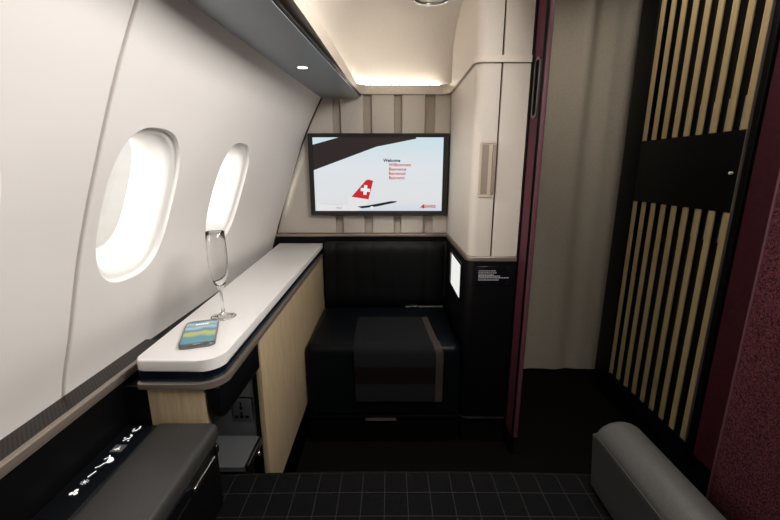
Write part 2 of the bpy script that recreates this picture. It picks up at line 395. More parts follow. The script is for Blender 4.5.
# ------------------------------------------------------------------ window ledge: grille and bronze strip
bm = B(); box(bm, -0.652, -0.588, -1.2, 0.95, 0.752, 0.760); struct('trim_4', bm, M['grille'])
bm = B(); box(bm, -0.590, -0.577, -1.2, 0.95, 0.752, 0.772, bev=0.003); struct('trim_5', bm, M['bronze'])
bm = B(); box(bm, -0.66, -0.578, -1.2, 2.09, 0.0, 0.750); struct('trim_6', bm, M['black'])

# ------------------------------------------------------------------ ceiling cove over the footwell
# plan outline of the lip, inner edge; open towards the viewer
def cove_path(off):
    """inner edge of lip from near-left, round the two back corners, to the cabinet on the right"""
    pts = []
    xl0, xl1 = -0.190 - off, -0.165 - off      # left edge near / far
    yb = 2.082 + off
    r = 0.06 + off
    pts.append((xl0 - 0.13, -1.19)); pts.append((xl0 - 0.0, 0.95))
    pts += [(xl0 + (xl1 - xl0) * t, 0.95 + (yb - 0.95 - r) * t) for t in (0.33, 0.66)]
    for k in range(9):
        a = PI - k / 8 * PI / 2
        pts.append((xl1 + r + r * math.cos(a), yb - r + r * math.sin(a)))
    return pts
def lip_right(off):
    # back right corner, down the cabinet's flank and around its front
    xr = 0.300 + off; yb = 2.082 + off; r = 0.05 + off; yf = 1.488 + off
    pts = []
    for k in range(7):
        a = PI / 2 - k / 6 * PI / 2
        pts.append((xr - r + r * math.cos(a), yb - r + r * math.sin(a)))
    # rounded outside corner of cabinet
    r2 = 0.035 - off * 0.0
    for k in range(7):
        a = PI + k / 6 * PI / 2
        pts.append((xr + r2 + r2 * math.cos(a), yf + r2 + r2 * math.sin(a)))
    pts.append((0.505, yf))
    return pts
def lip_band(z0, z1, o0, o1, m, name):
    inn = cove_path(o0) + lip_right(0.0 if False else -0.0)
    A = cove_path(o0) + lip_right(min(o0, 0.0)); Bp = cove_path(o1) + lip_right(min(o1, 0.012))
    bm = B(); n = len(A)
    nl = len(cove_path(0)); zt = lambda p, k: z1 if k < nl else z1 - 0.022 * min(1.0, max(0.0, (2.05 - p[1]) / 0.5))
    rows = [[(p, z0) for p in Bp], [(p, z0) for p in A], [(p, zt(p, k)) for k, p in enumerate(A)], [(p, zt(p, k)) for k, p in enumerate(Bp)]]
    drop = lambda x, y: 0.045 * min(1.0, max(0.0, (2.05 - y) / 1.22)) if x < 0.1 else 0.0
    V = [[bm.verts.new((p[0], p[1], z - drop(p[0], p[1]))) for p, z in row] for row in rows]
    for r in range(4):
        a, b = V[r], V[(r + 1) % 4]
        for k in range(n - 1): bm.faces.new((a[k], a[k + 1], b[k + 1], b[k]))
    bm.faces.new([V[r][0] for r in range(4)]); bm.faces.new([V[r][-1] for r in range(4)])
    bmesh.ops.bevel(bm, geom=[e for e in bm.edges if len(e.link_faces) == 2 and e.calc_face_angle(0) > 1.3], offset=0.005, segments=3, affect='EDGES', profile=0.5, clamp_overlap=True)
    return struct(name, bm, m)
lip_band(1.574, 1.618, 0.0, 0.040, add_noise(mat('lip_beige', (0.55, 0.48, 0.40), 0.5), (0.53, 0.46, 0.385), (0.56, 0.49, 0.41), nscale=60), 'trim_7')
# cove shell: a concave vault that rises behind the lip and flattens into the ceiling
drop = lambda y: 0.045 * min(1.0, max(0.0, (2.05 - y) / 1.22))
bm = B(); XL, YB, XR = -0.236, 2.135, 0.3115
def vz(x, y):
    a = max(0.0, 1 - (x - XL) / 0.27); b = max(0.0, 1 - (YB - y) / 0.30)
    q = min(1.0, (a ** 3.2 + b ** 3.2) ** (1 / 3.2)); return 1.635 - drop(y) + (0.27 + drop(y)) * math.sqrt(max(0.0, 1 - q * q))
xs = [XL + (XR - XL) * (k / 40) ** 1.7 for k in range(41)]; ys = [YB - (YB + 1.19) * (k / 60) ** 2.2 for k in range(61)]
G = [[bm.verts.new((x, y, vz(x, y))) for y in ys] for x in xs]
for i in range(40):
    for j in range(60): bm.faces.new((G[i][j], G[i + 1][j], G[i + 1][j + 1], G[i][j + 1]))
lo1 = [bm.verts.new((XL, y, 1.578 - drop(y))) for y in ys]; lo2 = [bm.verts.new((x, YB, 1.578)) for x in xs]
for j in range(60): bm.faces.new((G[0][j], G[0][j + 1], lo1[j + 1], lo1[j]))
for i in range(40): bm.faces.new((G[i][0], G[i + 1][0], lo2[i + 1], lo2[i]))
struct('ceiling_cove', bm, M['cove_back'], angle=70)
# LED line lying on top of the lip
bm = B(); P0 = cove_path(0.026)[1:]; P0 = P0 + [(0.255, P0[-1][1])]
tube(bm, [(x, y, 1.623 - drop(y)) for x, y in P0], 0.004, 6)
o = obj('light_strip', bm, M['led']); tag(o, 'thin warm white light strip running behind the ceiling cove lip', 'light strip')

# round ceiling lamp
t = thing('ceiling_lamp', 'round ceiling lamp with a dark metal rim above the television', 'lamp', (0.17, 1.80, 1.90))
bm = B(); lathe(bm, [(0.085, 1.899), (0.088, 1.884), (0.083, 1.874), (0.074, 1.876), (0.070, 1.889), (0.070, 1.899)], 0.17, 1.745, 40, True); obj('rim', bm, M['metal_dk'], t)
bm = B(); lathe(bm, [(0, 1.880), (0.069, 1.882), (0.069, 1.8995)], 0.17, 1.745, 40); obj('lens', bm, M['metal'], t, label='pale silvery lens')

# ------------------------------------------------------------------ overhead bin along the window side
t = thing('overhead_bin', 'blue-grey metallic overhead bin with black edge above the windows', 'overhead bin', (-0.25, 1.0, 1.51))
def binsec(y):
    if y >= 0.83: f = (y - 0.83) / 1.247
    else: f = 0
    return dict(xl=-0.354 + 0.008 * f, xr=-0.220 + 0.070 * f - (0.10 * (0.83 - y) / 2 if y < 0.83 else 0), z=1.507 + 0.050 * f)
bm = B(); rows = []
for y in (-1.19, -0.5, 0.83, 1.25, 1.66, 2.077):
    s = binsec(y); rows.append([bm.verts.new(p) for p in ((W(s['z']) + 0.001, y, s['z'] - 0.001), (s['xr'], y, s['z']), (s['xr'], y, s['z'] + 0.003), (W(s['z'] + 0.003) + 0.001, y, s['z'] + 0.003))])
for a, b in zip(rows, rows[1:]):
    for k in range(4): bm.faces.new((a[k], a[(k + 1) % 4], b[(k + 1) % 4], b[k]))
bm.faces.new(rows[0]); bm.faces.new(rows[-1]); obj('underside_panel', bm, M['bin'], t)
bm = B(); rows = []
for y in (-1.19, -0.5, 0.83, 1.25, 1.66, 2.077):
    s = binsec(y); rows.append([bm.verts.new(p) for p in ((s['xr'] - 0.03, y, s['z'] + 0.0032), (s['xr'] + 0.002, y, s['z'] + 0.0032), (s['xr'] + 0.003, y, s['z'] + 0.0150), (min(s['xr'] - 0.025, -0.212), y, s['z'] + 0.0155), (min(s['xr'] - 0.026, -0.213) - 0.03, y, s['z'] + 0.07), (min(s['xr'] - 0.03, -0.222) - 0.03, y, s['z'] + 0.07))])
for a, b in zip(rows, rows[1:]):
    for k in range(6): bm.faces.new((a[k], a[(k + 1) % 6], b[(k + 1) % 6], b[k]))
bm.faces.new(rows[0]); bm.faces.new(rows[-1]); obj('edge_channel', bm, M['black'], t, label='glossy black side channel')
bm = B()
for dz in (0.008,):
    tube(bm, [(binsec(y)['xr'] + 0.003, y, binsec(y)['z'] + dz) for y in (-1.1, 0.83, 2.07)], 0.0012, 6)
obj('edge_bead', bm, M['metal_dk'], t)
f = (1.39 - 0.83) / 1.247
bm = B(); disc(bm, (-0.288, 1.375, binsec(1.375)['z'] - 0.0015), 0.017, (1, 0, 0), (0, 1, 0.04), 28)
r = bmesh.ops.extrude_face_region(bm, geom=bm.faces[:]); bmesh.ops.translate(bm, vec=(0, 0, 0.004), verts=[v for v in r['geom'] if isinstance(v, bmesh.types.BMVert)])
obj('reading_light', bm, emis('reading_light_lens', (1, 0.98, 0.95), 2.2), t, label='small glowing white reading light')
pl = light('reading_lamp_light', 'SPOT', (-0.288, 1.375, 1.495), 12.0, (1, 0.96, 0.90), target=(0.25, 1.75, 1.05), spot_size=1.5, spot_blend=1.0, shadow_soft_size=0.02)

# ------------------------------------------------------------------ television
t = thing('television', 'wide television with bronze-black frame on the cream forward wall', 'television', (-0.06, 2.09, 0.962))
TX0, TX1, TZ0, TZ1, TY = -0.4225, 0.3035, 0.963, 1.383, 2.058
bm = B()
ow = [(TX0, TZ0), (TX1, TZ0), (TX1, TZ1), (TX0, TZ1)]; bz = 0.024
iw = [(TX0 + bz, TZ0 + bz), (TX1 - bz - 0.004, TZ0 + bz), (TX1 - bz - 0.004, TZ1 - bz + 0.004), (TX0 + bz, TZ1 - bz + 0.004)]
def ring4(o, y): return [bm.verts.new((p[0], y, p[1])) for p in o]
a = ring4(ow, 2.097); b = ring4(ow, TY + 0.001); b2 = ring4([(p[0] + (0.003 if i in (0, 3) else -0.003), p[1] + (0.003 if i < 2 else -0.003)) for i, p in enumerate(ow)], TY - 0.002)
c = ring4(iw, TY); d = ring4(iw, TY + 0.008)
for u, v in ((a, b), (b, b2), (b2, c), (c, d)):
    for k in range(4): bm.faces.new((u[k], u[(k + 1) % 4], v[(k + 1) % 4], v[k]))
bm.faces.new(a); obj('frame', bm, mat('tv_frame_bronze', (0.022, 0.021, 0.021), 0.3, 0.3), t, smooth=False)
SX0, SX1, SZ0, SZ1 = iw[0][0], iw[1][0], iw[0][1], iw[2][1]
SY = TY + 0.006
def scr(u, v, lay=0):   # pixel of the photograph's TV crop (0..780, 0..488) -> point on the screen
    x = SX0 + (u - 66) / (692 - 66) * (SX1 - SX0); z = SZ1 - (v - 62) / (420 - 62) * (SZ1 - SZ0)
    return (min(max(x, SX0), SX1), SY - 0.0004 * lay, min(max(z, SZ0), SZ1))
m = bpy.data.materials.new('screen_sky_glow'); m.use_nodes = True; n_ = m.node_tree; n_.nodes.clear()
o_ = n_.nodes.new('ShaderNodeOutputMaterial'); e_ = n_.nodes.new('ShaderNodeEmission'); tc = n_.nodes.new('ShaderNodeTexCoord'); sp = n_.nodes.new('ShaderNodeSeparateXYZ'); rp = n_.nodes.new('ShaderNodeValToRGB')
n_.links.new(tc.outputs['Generated'], sp.inputs[0]); n_.links.new(sp.outputs['Z'], rp.inputs[0]); n_.links.new(rp.outputs[0], e_.inputs[0]); n_.links.new(e_.outputs[0], o_.inputs[0])
rp.color_ramp.elements[0].color = (0.62, 0.69, 0.75, 1); rp.color_ramp.elements[1].color = (0.60, 0.74, 0.80, 1)
x = rp.color_ramp.elements.new(0.14); x.color = (0.74, 0.74, 0.76, 1); x = rp.color_ramp.elements.new(0.6); x.color = (0.73, 0.77, 0.80, 1)
e_.inputs[1].default_value = 1.0
bm = B(); box(bm, SX0 - 0.001, SX1 + 0.001, SY, SY + 0.004, SZ0 - 0.001, SZ1 + 0.001)
screen = obj('screen', bm, m, t)
pm = [emis('picture_brown_black', (0.030, 0.022, 0.022), 1), emis('picture_red', (0.55, 0.025, 0.035), 1), emis('picture_white', (0.85, 0.85, 0.86), 1), emis('picture_navy', (0.012, 0.018, 0.03), 1), emis('picture_pale', (0.78, 0.77, 0.78), 1), emis('picture_grey', (0.40, 0.41, 0.43), 1)]
bm = B()
poly(bm, [scr(*p, 1) for p in ((66, 96), (190, 62), (560, 62), (562, 68), (370, 106), (66, 218))], 0)
poly(bm, [scr(*p, 1) for p in ((74, 382), (80, 376), (200, 386), (232, 392), (232, 420), (74, 420))], 4)       # fuselage
for k in range(13): poly(bm, [scr(u, v, 2) for u, v in ((88 + 8.8 * k, 380.5 + k * 0.7), (92 + 8.8 * k, 381 + k * 0.7), (92 + 8.8 * k, 384 + k * 0.7), (88 + 8.8 * k, 383.5 + k * 0.7))], 5)
poly(bm, [scr(*p, 2) for p in ((228, 395), (232, 352), (252, 342), (330, 362), (318, 395), (278, 420), (238, 420))], 4)
poly(bm, [scr(*p, 3) for p in ((246, 349), (318, 268), (330, 263), (354, 270), (330, 362))], 1)                 # tail fin
cx, cz, a0 = 315, 315, 0.12
for (hx, hy) in ((23, 8), (8, 24)):
    poly(bm, [scr(cx + sx * hx * math.cos(a0) - sy * hy * math.sin(a0), cz + sx * hx * math.sin(a0) + sy * hy * math.cos(a0), 4) for sx, sy in ((-1, -1), (1, -1), (1, 1), (-1, 1))], 2)
poly(bm, [scr(*p, 5) for p in ((274, 398), (330, 392), (440, 371), (472, 371), (462, 378), (370, 398), (296, 407))], 3)   # winglet
poly(bm, [scr(*p, 6) for p in ((338, 399), (346, 396), (354, 399), (352, 410), (340, 408))], 2)
text_into(bm, 'HB-JH', 0.011, *(lambda p: (p[0], p[1], p[2]))(scr(170, 409, 3)), 3)
px = (SX1 - SX0) / 626.0
for s, u, v, mi in (('Welcome', 404, 178, 3), ('Willkommen', 430, 199, 1), ('Bienvenue', 430, 220, 1), ('Benvenuti', 430, 241, 1), ('Bainvegni', 430, 262, 1)):
    p = scr(u, v, 3); text_into(bm, s, 20.5 * px, p[0], p[1], p[2], mi, 0.0007 if s == 'Welcome' else 0.0004)
poly(bm, [scr(*p, 3) for p in ((582, 408), (600, 388), (607, 388), (608, 405), (598, 408), (594, 402))], 1)
p = scr(609, 405, 3); text_into(bm, 'SWISS', 20 * px, p[0], p[1], p[2], 1, 0.0006)
bmesh.ops.recalc_face_normals(bm, faces=bm.faces)
obj('screen_picture', bm, pm, screen, recalc=False, label='dark wing, red tail with white cross and welcome words on pale sky')

# ------------------------------------------------------------------ side console
t = thing('side_console', 'black side console with bronze trim and oak panels beneath white worktop', 'console', (-0.47, 1.4, 0.0))
def outl(off, r, xr0=-0.361, xr1=-0.367, yb=2.068, y0=0.737, xl0=-0.541, xl1=-0.606, rl=0.008):
    o = off; pts = []
    x0, y_ = xl0 - 0, y0 - o
    pts.append((xl1, yb)); 
    rr = rl
    for k in range(5):
        a = PI + k / 4 * PI / 2; pts.append((x0 + rr + rr * math.cos(a), y_ + rr + rr * math.sin(a)))
    for k in range(11):
        a = 1.5 * PI + k / 10 * PI / 2; pts.append((xr0 + o - r + r * math.cos(a), y_ + r + r * math.sin(a)))
    pts.append((xr1 + o, yb)); return pts
bm = B(); prism(bm, outl(0, 0.045, rl=0.018), 'z', 0.784, 0.810, bev=0.004, seg=3)
o = obj('worktop', bm, M['white_top']); tag(o, 'long white worktop running under the windows, holding glass and phone', 'worktop')
bm = B(); prism(bm, outl(-0.006, 0.045), 'z', 0.757, 0.784); obj('shadow_gap', bm, M['slot'], t, label='dark blue reflective recess')
bm = B(); prism(bm, outl(0.003, 0.050), 'z', 0.743, 0.757, bev=0.002); obj('edge_trim', bm, M['bronze'], t, label='bronze edge trim')
bm = B(); box(bm, -0.524, -0.402, 0.742, 0.760, 0.462, 0.743, bev=0.001); obj('front_panel', bm, M['oak'], t, label='oak front panel')
bm = B()
prism(bm, [(0.742, 0.743), (0.742, 0.690), (0.746, 0.672), (0.757, 0.662), (0.775, 0.658), (0.993, 0.652), (0.993, 0.743)], 'x', -0.4015, -0.367, bev=0.010)
box(bm, -0.57, -0.402, 0.7602, 2.06, 0.715, 0.743); box(bm, -0.576, -0.5245, 0.745, 0.760, 0.46, 0.743)
obj('apron', bm, M['black'], t)
bm = B(); prism(bm, [(0.996, 0.743), (0.996, 0.19), (2.06, 0.19), (2.06, 0.743)], 'x', -0.383, -0.367, bev=0.0015); obj('side_panel', bm, M['oak'], t, label='pale oak side panel')
bm = B(); box(bm, -0.57, -0.384, 1.035, 2.06, 0.0, 0.714); box(bm, -0.384, -0.385, 1.14, 2.06, 0.0, 0.19); box(bm, -0.57, -0.41, 0.874, 0.99, 0, 0.40)
obj('carcass', bm, M['black_matte'], t)
bm = B(); box(bm, -0.57, -0.396, 1.000, 1.034, 0.42, 0.714, bev=0.001); box(bm, -0.572, -0.560, 0.762, 1.000, 0.46, 0.714)
box(bm, -0.560, -0.388, 0.874, 1.000, 0.411, 0.425); box(bm, -0.560, -0.46, 0.762, 0.874, 0.411, 0.425)
cb = obj('cubby', bm, M['grey_panel'], t, label='grey lined storage niche')
bm = B(); box(bm, -0.388, -0.378, 0.874, 0.99, 0.411, 0.431, bev=0.002); obj('shelf_edge', bm, M['metal_dk'], cb)
bm = B(); box(bm, -0.396, -0.3835, 0.9965, 1.03, 0.19, 0.650, bev=0.001); obj('corner_post', bm, M['black'], cb)
bm = B(); lathe(bm, [(0, 0.385), (0.007, 0.387), (0.009, 0.395), (0.005, 0.405), (0, 0.411)], -0.380, 0.955, 14); obj('headphone_hook', bm, M['chrome'], cb)
# socket
bm = B(); box(bm, -0.466, -0.401, 0.999, 1.005, 0.474, 0.556, bev=0.002); sk = obj('power_socket', bm, M['grey_print'] if False else M['metal_dk'], t, label='metal-framed power socket')
bm = B(); box(bm, -0.461, -0.406, 0.9965, 0.999, 0.480, 0.550, bev=0.001)
obj('socket_plate', bm, mat('socket_plate', (0.06, 0.062, 0.066), 0.4), sk)
bm = B(); box(bm, -0.4385, -0.4345, 0.9955, 0.9967, 0.525, 0.540); box(bm, -0.441, -0.432, 0.9955, 0.9967, 0.517, 0.524)
for x in (-0.452, -0.4365, -0.421): box(bm, x - 0.005, x + 0.005, 0.9955, 0.9967, 0.488, 0.496)
for x in (-0.4365,): box(bm, x - 0.003, x + 0.003, 0.9955, 0.9967, 0.498, 0.508)
obj('pin_slots', bm, M['black_matte'], sk)

# ------------------------------------------------------------------ champagne flute
t = thing('champagne_flute', 'empty clear champagne flute standing on the white worktop', 'glass', (-0.454, 0.985, 0.8105))
z0 = 0.8105
outer = [(0.0, z0), (0.031, z0), (0.0325, z0 + 0.0015), (0.030, z0 + 0.003), (0.016, z0 + 0.006), (0.006, z0 + 0.012), (0.0038, z0 + 0.025), (0.0034, z0 + 0.055), (0.0042, z0 + 0.072),
         (0.009, z0 + 0.084), (0.016, z0 + 0.098), (0.0215, z0 + 0.118), (0.0245, z0 + 0.145), (0.0250, z0 + 0.175), (0.0240, z0 + 0.205), (0.0230, z0 + 0.234)]
inner = [(0.0222, z0 + 0.2345), (0.0228, z0 + 0.205), (0.0238, z0 + 0.175), (0.0232, z0 + 0.145), (0.0200, z0 + 0.118), (0.0145, z0 + 0.100), (0.007, z0 + 0.090), (0.0, z0 + 0.087)]
bm = B(); lathe(bm, outer + inner, -0.454, 0.985, 48); obj('bowl_and_stem', bm, M['glass'], t, angle=60)

# ------------------------------------------------------------------ smartphone
t = thing('smartphone', 'dark smartphone with blue and green wallpaper lying on the white worktop', 'phone', (-0.461, 0.868, 0.8103))
bm = B(); prism(bm, rrect(-0.038, 0.038, -0.078, 0.078, 0.012, 6), 'z', 0, 0.0075, bev=0.002, seg=3)
body = obj('phone_body', bm, M['metal_dk'], None)
ms = bpy.data.materials.new('phone_wallpaper'); ms.use_nodes = True; nt = ms.node_tree; b = nt.nodes['Principled BSDF']; l = nt.links.new
tc = nt.nodes.new('ShaderNodeTexCoord'); sp = nt.nodes.new('ShaderNodeSeparateXYZ'); nz = nt.nodes.new('ShaderNodeTexNoise'); nz.inputs['Scale'].default_value = 2.2; nz.inputs['Detail'].default_value = 1.0
md = nt.nodes.new('ShaderNodeMath'); md.operation = 'MULTIPLY_ADD'; md.inputs[1].default_value = 0.22
rp = nt.nodes.new('ShaderNodeValToRGB'); cr = rp.color_ramp
cr.elements[0].position = 0.12; cr.elements[0].color = (0.10, 0.25, 0.34, 1); cr.elements[1].position = 1.0; cr.elements[1].color = (0.10, 0.22, 0.42, 1)
for p_, c_ in ((0.25, (0.08, 0.28, 0.30)), (0.36, (0.38, 0.42, 0.14)), (0.44, (0.50, 0.42, 0.20)), (0.50, (0.22, 0.38, 0.10)), (0.56, (0.06, 0.20, 0.42)), (0.68, (0.40, 0.50, 0.50)), (0.78, (0.15, 0.36, 0.48)), (0.90, (0.45, 0.50, 0.45))):
    q = cr.elements.new(p_); q.color = (*c_, 1)
l(tc.outputs['Generated'], sp.inputs[0]); l(tc.outputs['Generated'], nz.inputs['Vector']); l(nz.outputs['Fac'], md.inputs[0])
sb = nt.nodes.new('ShaderNodeMath'); sb.operation = 'SUBTRACT'; sb.inputs[1].default_value = 0.10; l(sp.outputs['Y'], sb.inputs[0]); l(sb.outputs[0], md.inputs[2]); l(md.outputs[0], rp.inputs[0])
l(rp.outputs[0], b.inputs['Base Color']); l(rp.outputs[0], b.inputs['Emission Color']); b.inputs['Emission Strength'].default_value = 0.12; b.inputs['Roughness'].default_value = 0.15
bm = B(); prism(bm, rrect(-0.0355, 0.0355, -0.066, 0.070, 0.006, 6), 'z', 0.0072, 0.0079); sc_ = obj('phone_screen', bm, ms, None)
bm = B()
for k in range(6): box(bm, -0.014 + k * 0.005, -0.0105 + k * 0.005, 0.046, 0.053, 0.0078, 0.0081)
ck = obj('clock_digits', bm, M['white_print'], None)
bm = B(); box(bm, -0.008, 0.008, -0.0745, -0.0705, 0.0075, 0.0083, bev=0.0005); hb = obj('home_button', bm, M['chrome'], None)
for c_ in (body, sc_, ck, hb):
    c_.parent = t
ck.parent = sc_
t.rotation_euler = (0, 0, math.radians(20))

# ------------------------------------------------------------------ footwell: quilted backrest, ottoman, blanket, belt
bm = B(); n = 7; x0, x1 = -0.355, 0.305; zt_, zb_ = 0.825, 0.46
NX, NZ = n * 10, 16; g = []
pitch = 0.099
for i in range(NX + 1):
    x = x0 + (x1 - x0) * i / NX; ph = ((x - (-0.297)) / pitch) % 1.0; bul = abs(math.sin(PI * ph)) ** 0.3
    rowv = []
    for j in range(NZ + 1):
        s = j / NZ; z = zb_ + (zt_ - zb_) * s; e = min(1.0, min(s, 1 - s) * 8) ** 0.5
        rowv.append(bm.verts.new((x, 2.040 - 0.012 * bul * e - 0.010 * e, z)))
    g.append(rowv)
for i in range(NX):
    for j in range(NZ): bm.faces.new((g[i][j], g[i + 1][j], g[i + 1][j + 1], g[i][j + 1]))
# sides and back
bk = [bm.verts.new((x0, 2.083, zb_)), bm.verts.new((x1, 2.083, zb_)), bm.verts.new((x1, 2.083, zt_)), bm.verts.new((x0, 2.083, zt_))]
bm.faces.new(bk); bm.faces.new([g[i][0] for i in range(NX + 1)] + [bk[1], bk[0]]); bm.faces.new([g[i][NZ] for i in range(NX, -1, -1)] + [bk[3], bk[2]])
bm.faces.new([g[0][j] for j in range(NZ + 1)] + [bk[3], bk[0]]); bm.faces.new([g[NX][j] for j in range(NZ, -1, -1)] + [bk[1], bk[2]])
o = obj('quilted_backrest', bm, add_noise(mat('matte_black_leather', (0.006, 0.007, 0.008), 0.5, spec=0.18), (0.002, 0.0022, 0.0025), (0.0035, 0.004, 0.0045), nscale=350, bump=0.2, bdist=0.0005), angle=50); tag(o, 'black leather backrest with upright quilted channels behind the footrest', 'backrest')

t = thing('footrest', 'wide black leather footrest filling the niche below the television', 'footrest', (-0.03, 1.74, 0.0))
def cushion(bm, x0, x1, y0, y1, z0, z1, r, puff=0.0, seg=6):
    box(bm, x0, x1, y0, y1, z0, z1)
    es = [e for e in bm.edges if all(v.co.z > z1 - 1e-5 for v in e.verts) or (abs(e.verts[0].co.z - e.verts[1].co.z) > 1e-4 and all(v.co.y < y0 + 1e-5 for v in e.verts))]
    bmesh.ops.bevel(bm, geom=es, offset=r, segments=seg, affect='EDGES', profile=0.5)
    return bm
bm = B(); cushion(bm, -0.364, 0.304, 1.490, 1.985, 0.160, 0.478, 0.035); obj('cushion', bm, M['leather_blk'], t, angle=50)
bm = B(); box(bm, -0.362, 0.303, 1.500, 1.98, 0.139, 0.158, bev=0.001); obj('cushion_base', bm, M['black'], t)
bm = B(); box(bm, -0.362, 0.303, 1.496, 1.98, 0.133, 0.137); obj('edge_strip', bm, M['metal_dk'], t, label='thin metallic edge line')
bm = B(); box(bm, -0.362, 0.303, 1.510, 1.98, 0.0, 0.131, bev=0.001); dr = obj('drawer', bm, M['black'], t)
bm = B(); box(bm, -0.109, 0.028, 1.500, 1.510, 0.112, 0.130, bev=0.002); obj('latch', bm, M['bronze'], dr, label='bronze drawer latch')

# blanket: a sheet with thickness draped over the front of the footrest
def blanket():
    bm = B(); path = []
    for k in range(8): path.append((1.795 - (1.795 - 1.528) * k / 7, 0.4815))
    for k in range(1, 8):
        a = k / 8 * PI / 2; path.append((1.526 - 0.0395 * math.sin(a), 0.4425 + 0.0395 * math.cos(a)))
    for k in range(9): path.append((1.4862 - 0.002 * math.sin(k), 0.4425 - (0.4425 - 0.225) * k / 8))
    N = 24; top = []
    for (y, z) in path:
        row = []; s = path.index((y, z)) / (len(path) - 1)
        for i in range(N + 1):
            u = i / N; xl = -0.160 + 0.012 * s; xr = 0.185 + 0.040 * min(1, s * 1.6)
            wob = 0.0018 * math.sin(u * 17 + s * 5) * s
            row.append((xl + (xr - xl) * u, y - (wob if s > 0.5 else 0) - (0.002 if s > .5 else 0), z + 0.001))
        top.append(row)
    th = 0.007
    def nrm(i):
        a = path[max(i - 1, 0)]; b = path[min(i + 1, len(path) - 1)]; d = Vector((b[0] - a[0], b[1] - a[1])).normalized(); return (d.y, -d.x)
    A = [[bm.verts.new(p) for p in row] for row in top]
    Bv = [[bm.verts.new((p[0], p[1] + nrm(i)[0] * th, p[2] + nrm(i)[1] * th)) for p in row] for i, row in enumerate(top)]
    R = len(A)
    for g_ in (A, Bv):
        for i in range(R - 1):
            for j in range(N):
                f = bm.faces.new((g_[i][j], g_[i + 1][j], g_[i + 1][j + 1], g_[i][j + 1]))
                if j >= N - 2: f.material_index = 1
                elif 17 <= i <= 19: f.material_index = 2
    for i in range(R - 1):
        bm.faces.new((A[i][0], A[i + 1][0], Bv[i + 1][0], Bv[i][0])); f = bm.faces.new((A[i][N], A[i + 1][N], Bv[i + 1][N], Bv[i][N])); f.material_index = 1
    for j in range(N):
        bm.faces.new((A[0][j], A[0][j + 1], Bv[0][j + 1], Bv[0][j])); bm.faces.new((A[-1][j], A[-1][j + 1], Bv[-1][j + 1], Bv[-1][j]))
    return bm
bl = [add_noise(mat('blanket_charcoal', (0.03, 0.03, 0.032), 0.8, spec=0.06), (0.009, 0.010, 0.011), (0.014, 0.015, 0.016), nscale=500, bump=0.3),
      add_noise(mat('blanket_border', (0.10, 0.065, 0.055), 0.8), (0.022, 0.015, 0.014), (0.040, 0.025, 0.021), scale=(3, 0.4, 0.4), nscale=120),
      mat('blanket_band', (0.009, 0.005, 0.006), 0.8, spec=0.05)]
o = obj('blanket', blanket(), bl, angle=60); tag(o, 'charcoal blanket with a brown border draped over the footrest', 'blanket')
# seat belt lying at the back of the footrest
t = thing('seat_belt', 'dark seat belt with small metal buckle at the back of the footrest', 'seat belt', (0.18, 1.965, 0.479))
bm = B(); box(bm, 0.085, 0.285, 1.955, 1.975, 0.4795, 0.483, bev=0.0008)
obj('strap', bm, M['fabric_grey'], t)
bm = B(); box(bm, 0.105, 0.150, 1.945, 1.982, 0.4835, 0.492, bev=0.003); obj('buckle', bm, M['metal_dk'], t)

# ------------------------------------------------------------------ wardrobe and black cabinet on the right of the niche
t = thing('wardrobe', 'tall cream cabinet with rounded corner right of the television', 'wardrobe', (0.41, 1.8, 0.862))
CX0, CX1, CY0, CY1 = 0.312, 0.506, 1.50, 2.097
def wardrobe_body(z0, z1, bev):
    bm = B(); prism(bm, rrect(CX0, 0.4005, CY0, CY1, [0.032, 0.002, 0, 0], 8), 'z', z0, z1, bev=bev); return bm
bm = wardrobe_body(0.864, 1.5735, 0.0)
bd = obj('door', bm, M['cream'], t)
bm = B(); prism(bm, rrect(0.4065, CX1, CY0, CY1, [0.003, 0, 0, 0], 3), 'z', 0.864, 1.5735); obj('fixed_panel', bm, M['cream'], t)
bm = wardrobe_body(1.597, 2.099, 0.0); obj('upper_panel', bm, M['cream'], t)
bm = B(); prism(bm, rrect(0.4065, CX1, CY0, CY1, [0.003, 0, 0, 0], 3), 'z', 1.597, 2.099); obj('upper_fixed_panel', bm, M['cream'], t)
bm = B(); box(bm, 0.398, 0.409, 1.512, CY1 - 0.01, 0.866, 2.09); obj('seam', bm, M['black_matte'], t, label='dark joint line')
# recessed pull on the door: raised rim with recessed pocket
hx0, hx1, hz0, hz1 = 0.338, 0.3985, 1.098, 1.305
bm = B(); R1 = rrect(hx0, hx1, hz0, hz1, [0.010, 0.0, 0.0, 0.010], 5); R2 = rrect(hx0 + 0.007, hx1 - 0.001, hz0 + 0.008, hz1 - 0.008, [0.006, 0.0, 0.0, 0.006], 5)
a = [bm.verts.new((p[0], 1.4998, p[1])) for p in R1]; b = [bm.verts.new((p[0] + 0.001, 1.4960, p[1])) for p in R1]; c = [bm.verts.new((p[0], 1.4960, p[1])) for p in R2]; d = [bm.verts.new((p[0], 1.4995, p[1])) for p in R2]
for u, v in ((a, b), (b, c), (c, d)):
    for k in range(len(a)): bm.faces.new((u[k], u[(k + 1) % len(a)], v[(k + 1) % len(a)], v[k]))
bm.faces.new(d)
hd = obj('handle', bm, M['beige_trim'], bd, label='rounded flush pull handle')
bm = B(); box(bm, 0.348, 0.372, 1.4975, 1.4992, hz0 + 0.012, hz1 - 0.012); box(bm, 0.386, 0.397, 1.490, 1.4992, hz0 + 0.012, hz1 - 0.012, bev=0.002)
obj('grip', bm, mat('pull_pocket', (0.25, 0.20, 0.16), 0.6), bd, label='brownish grip inside the pull')

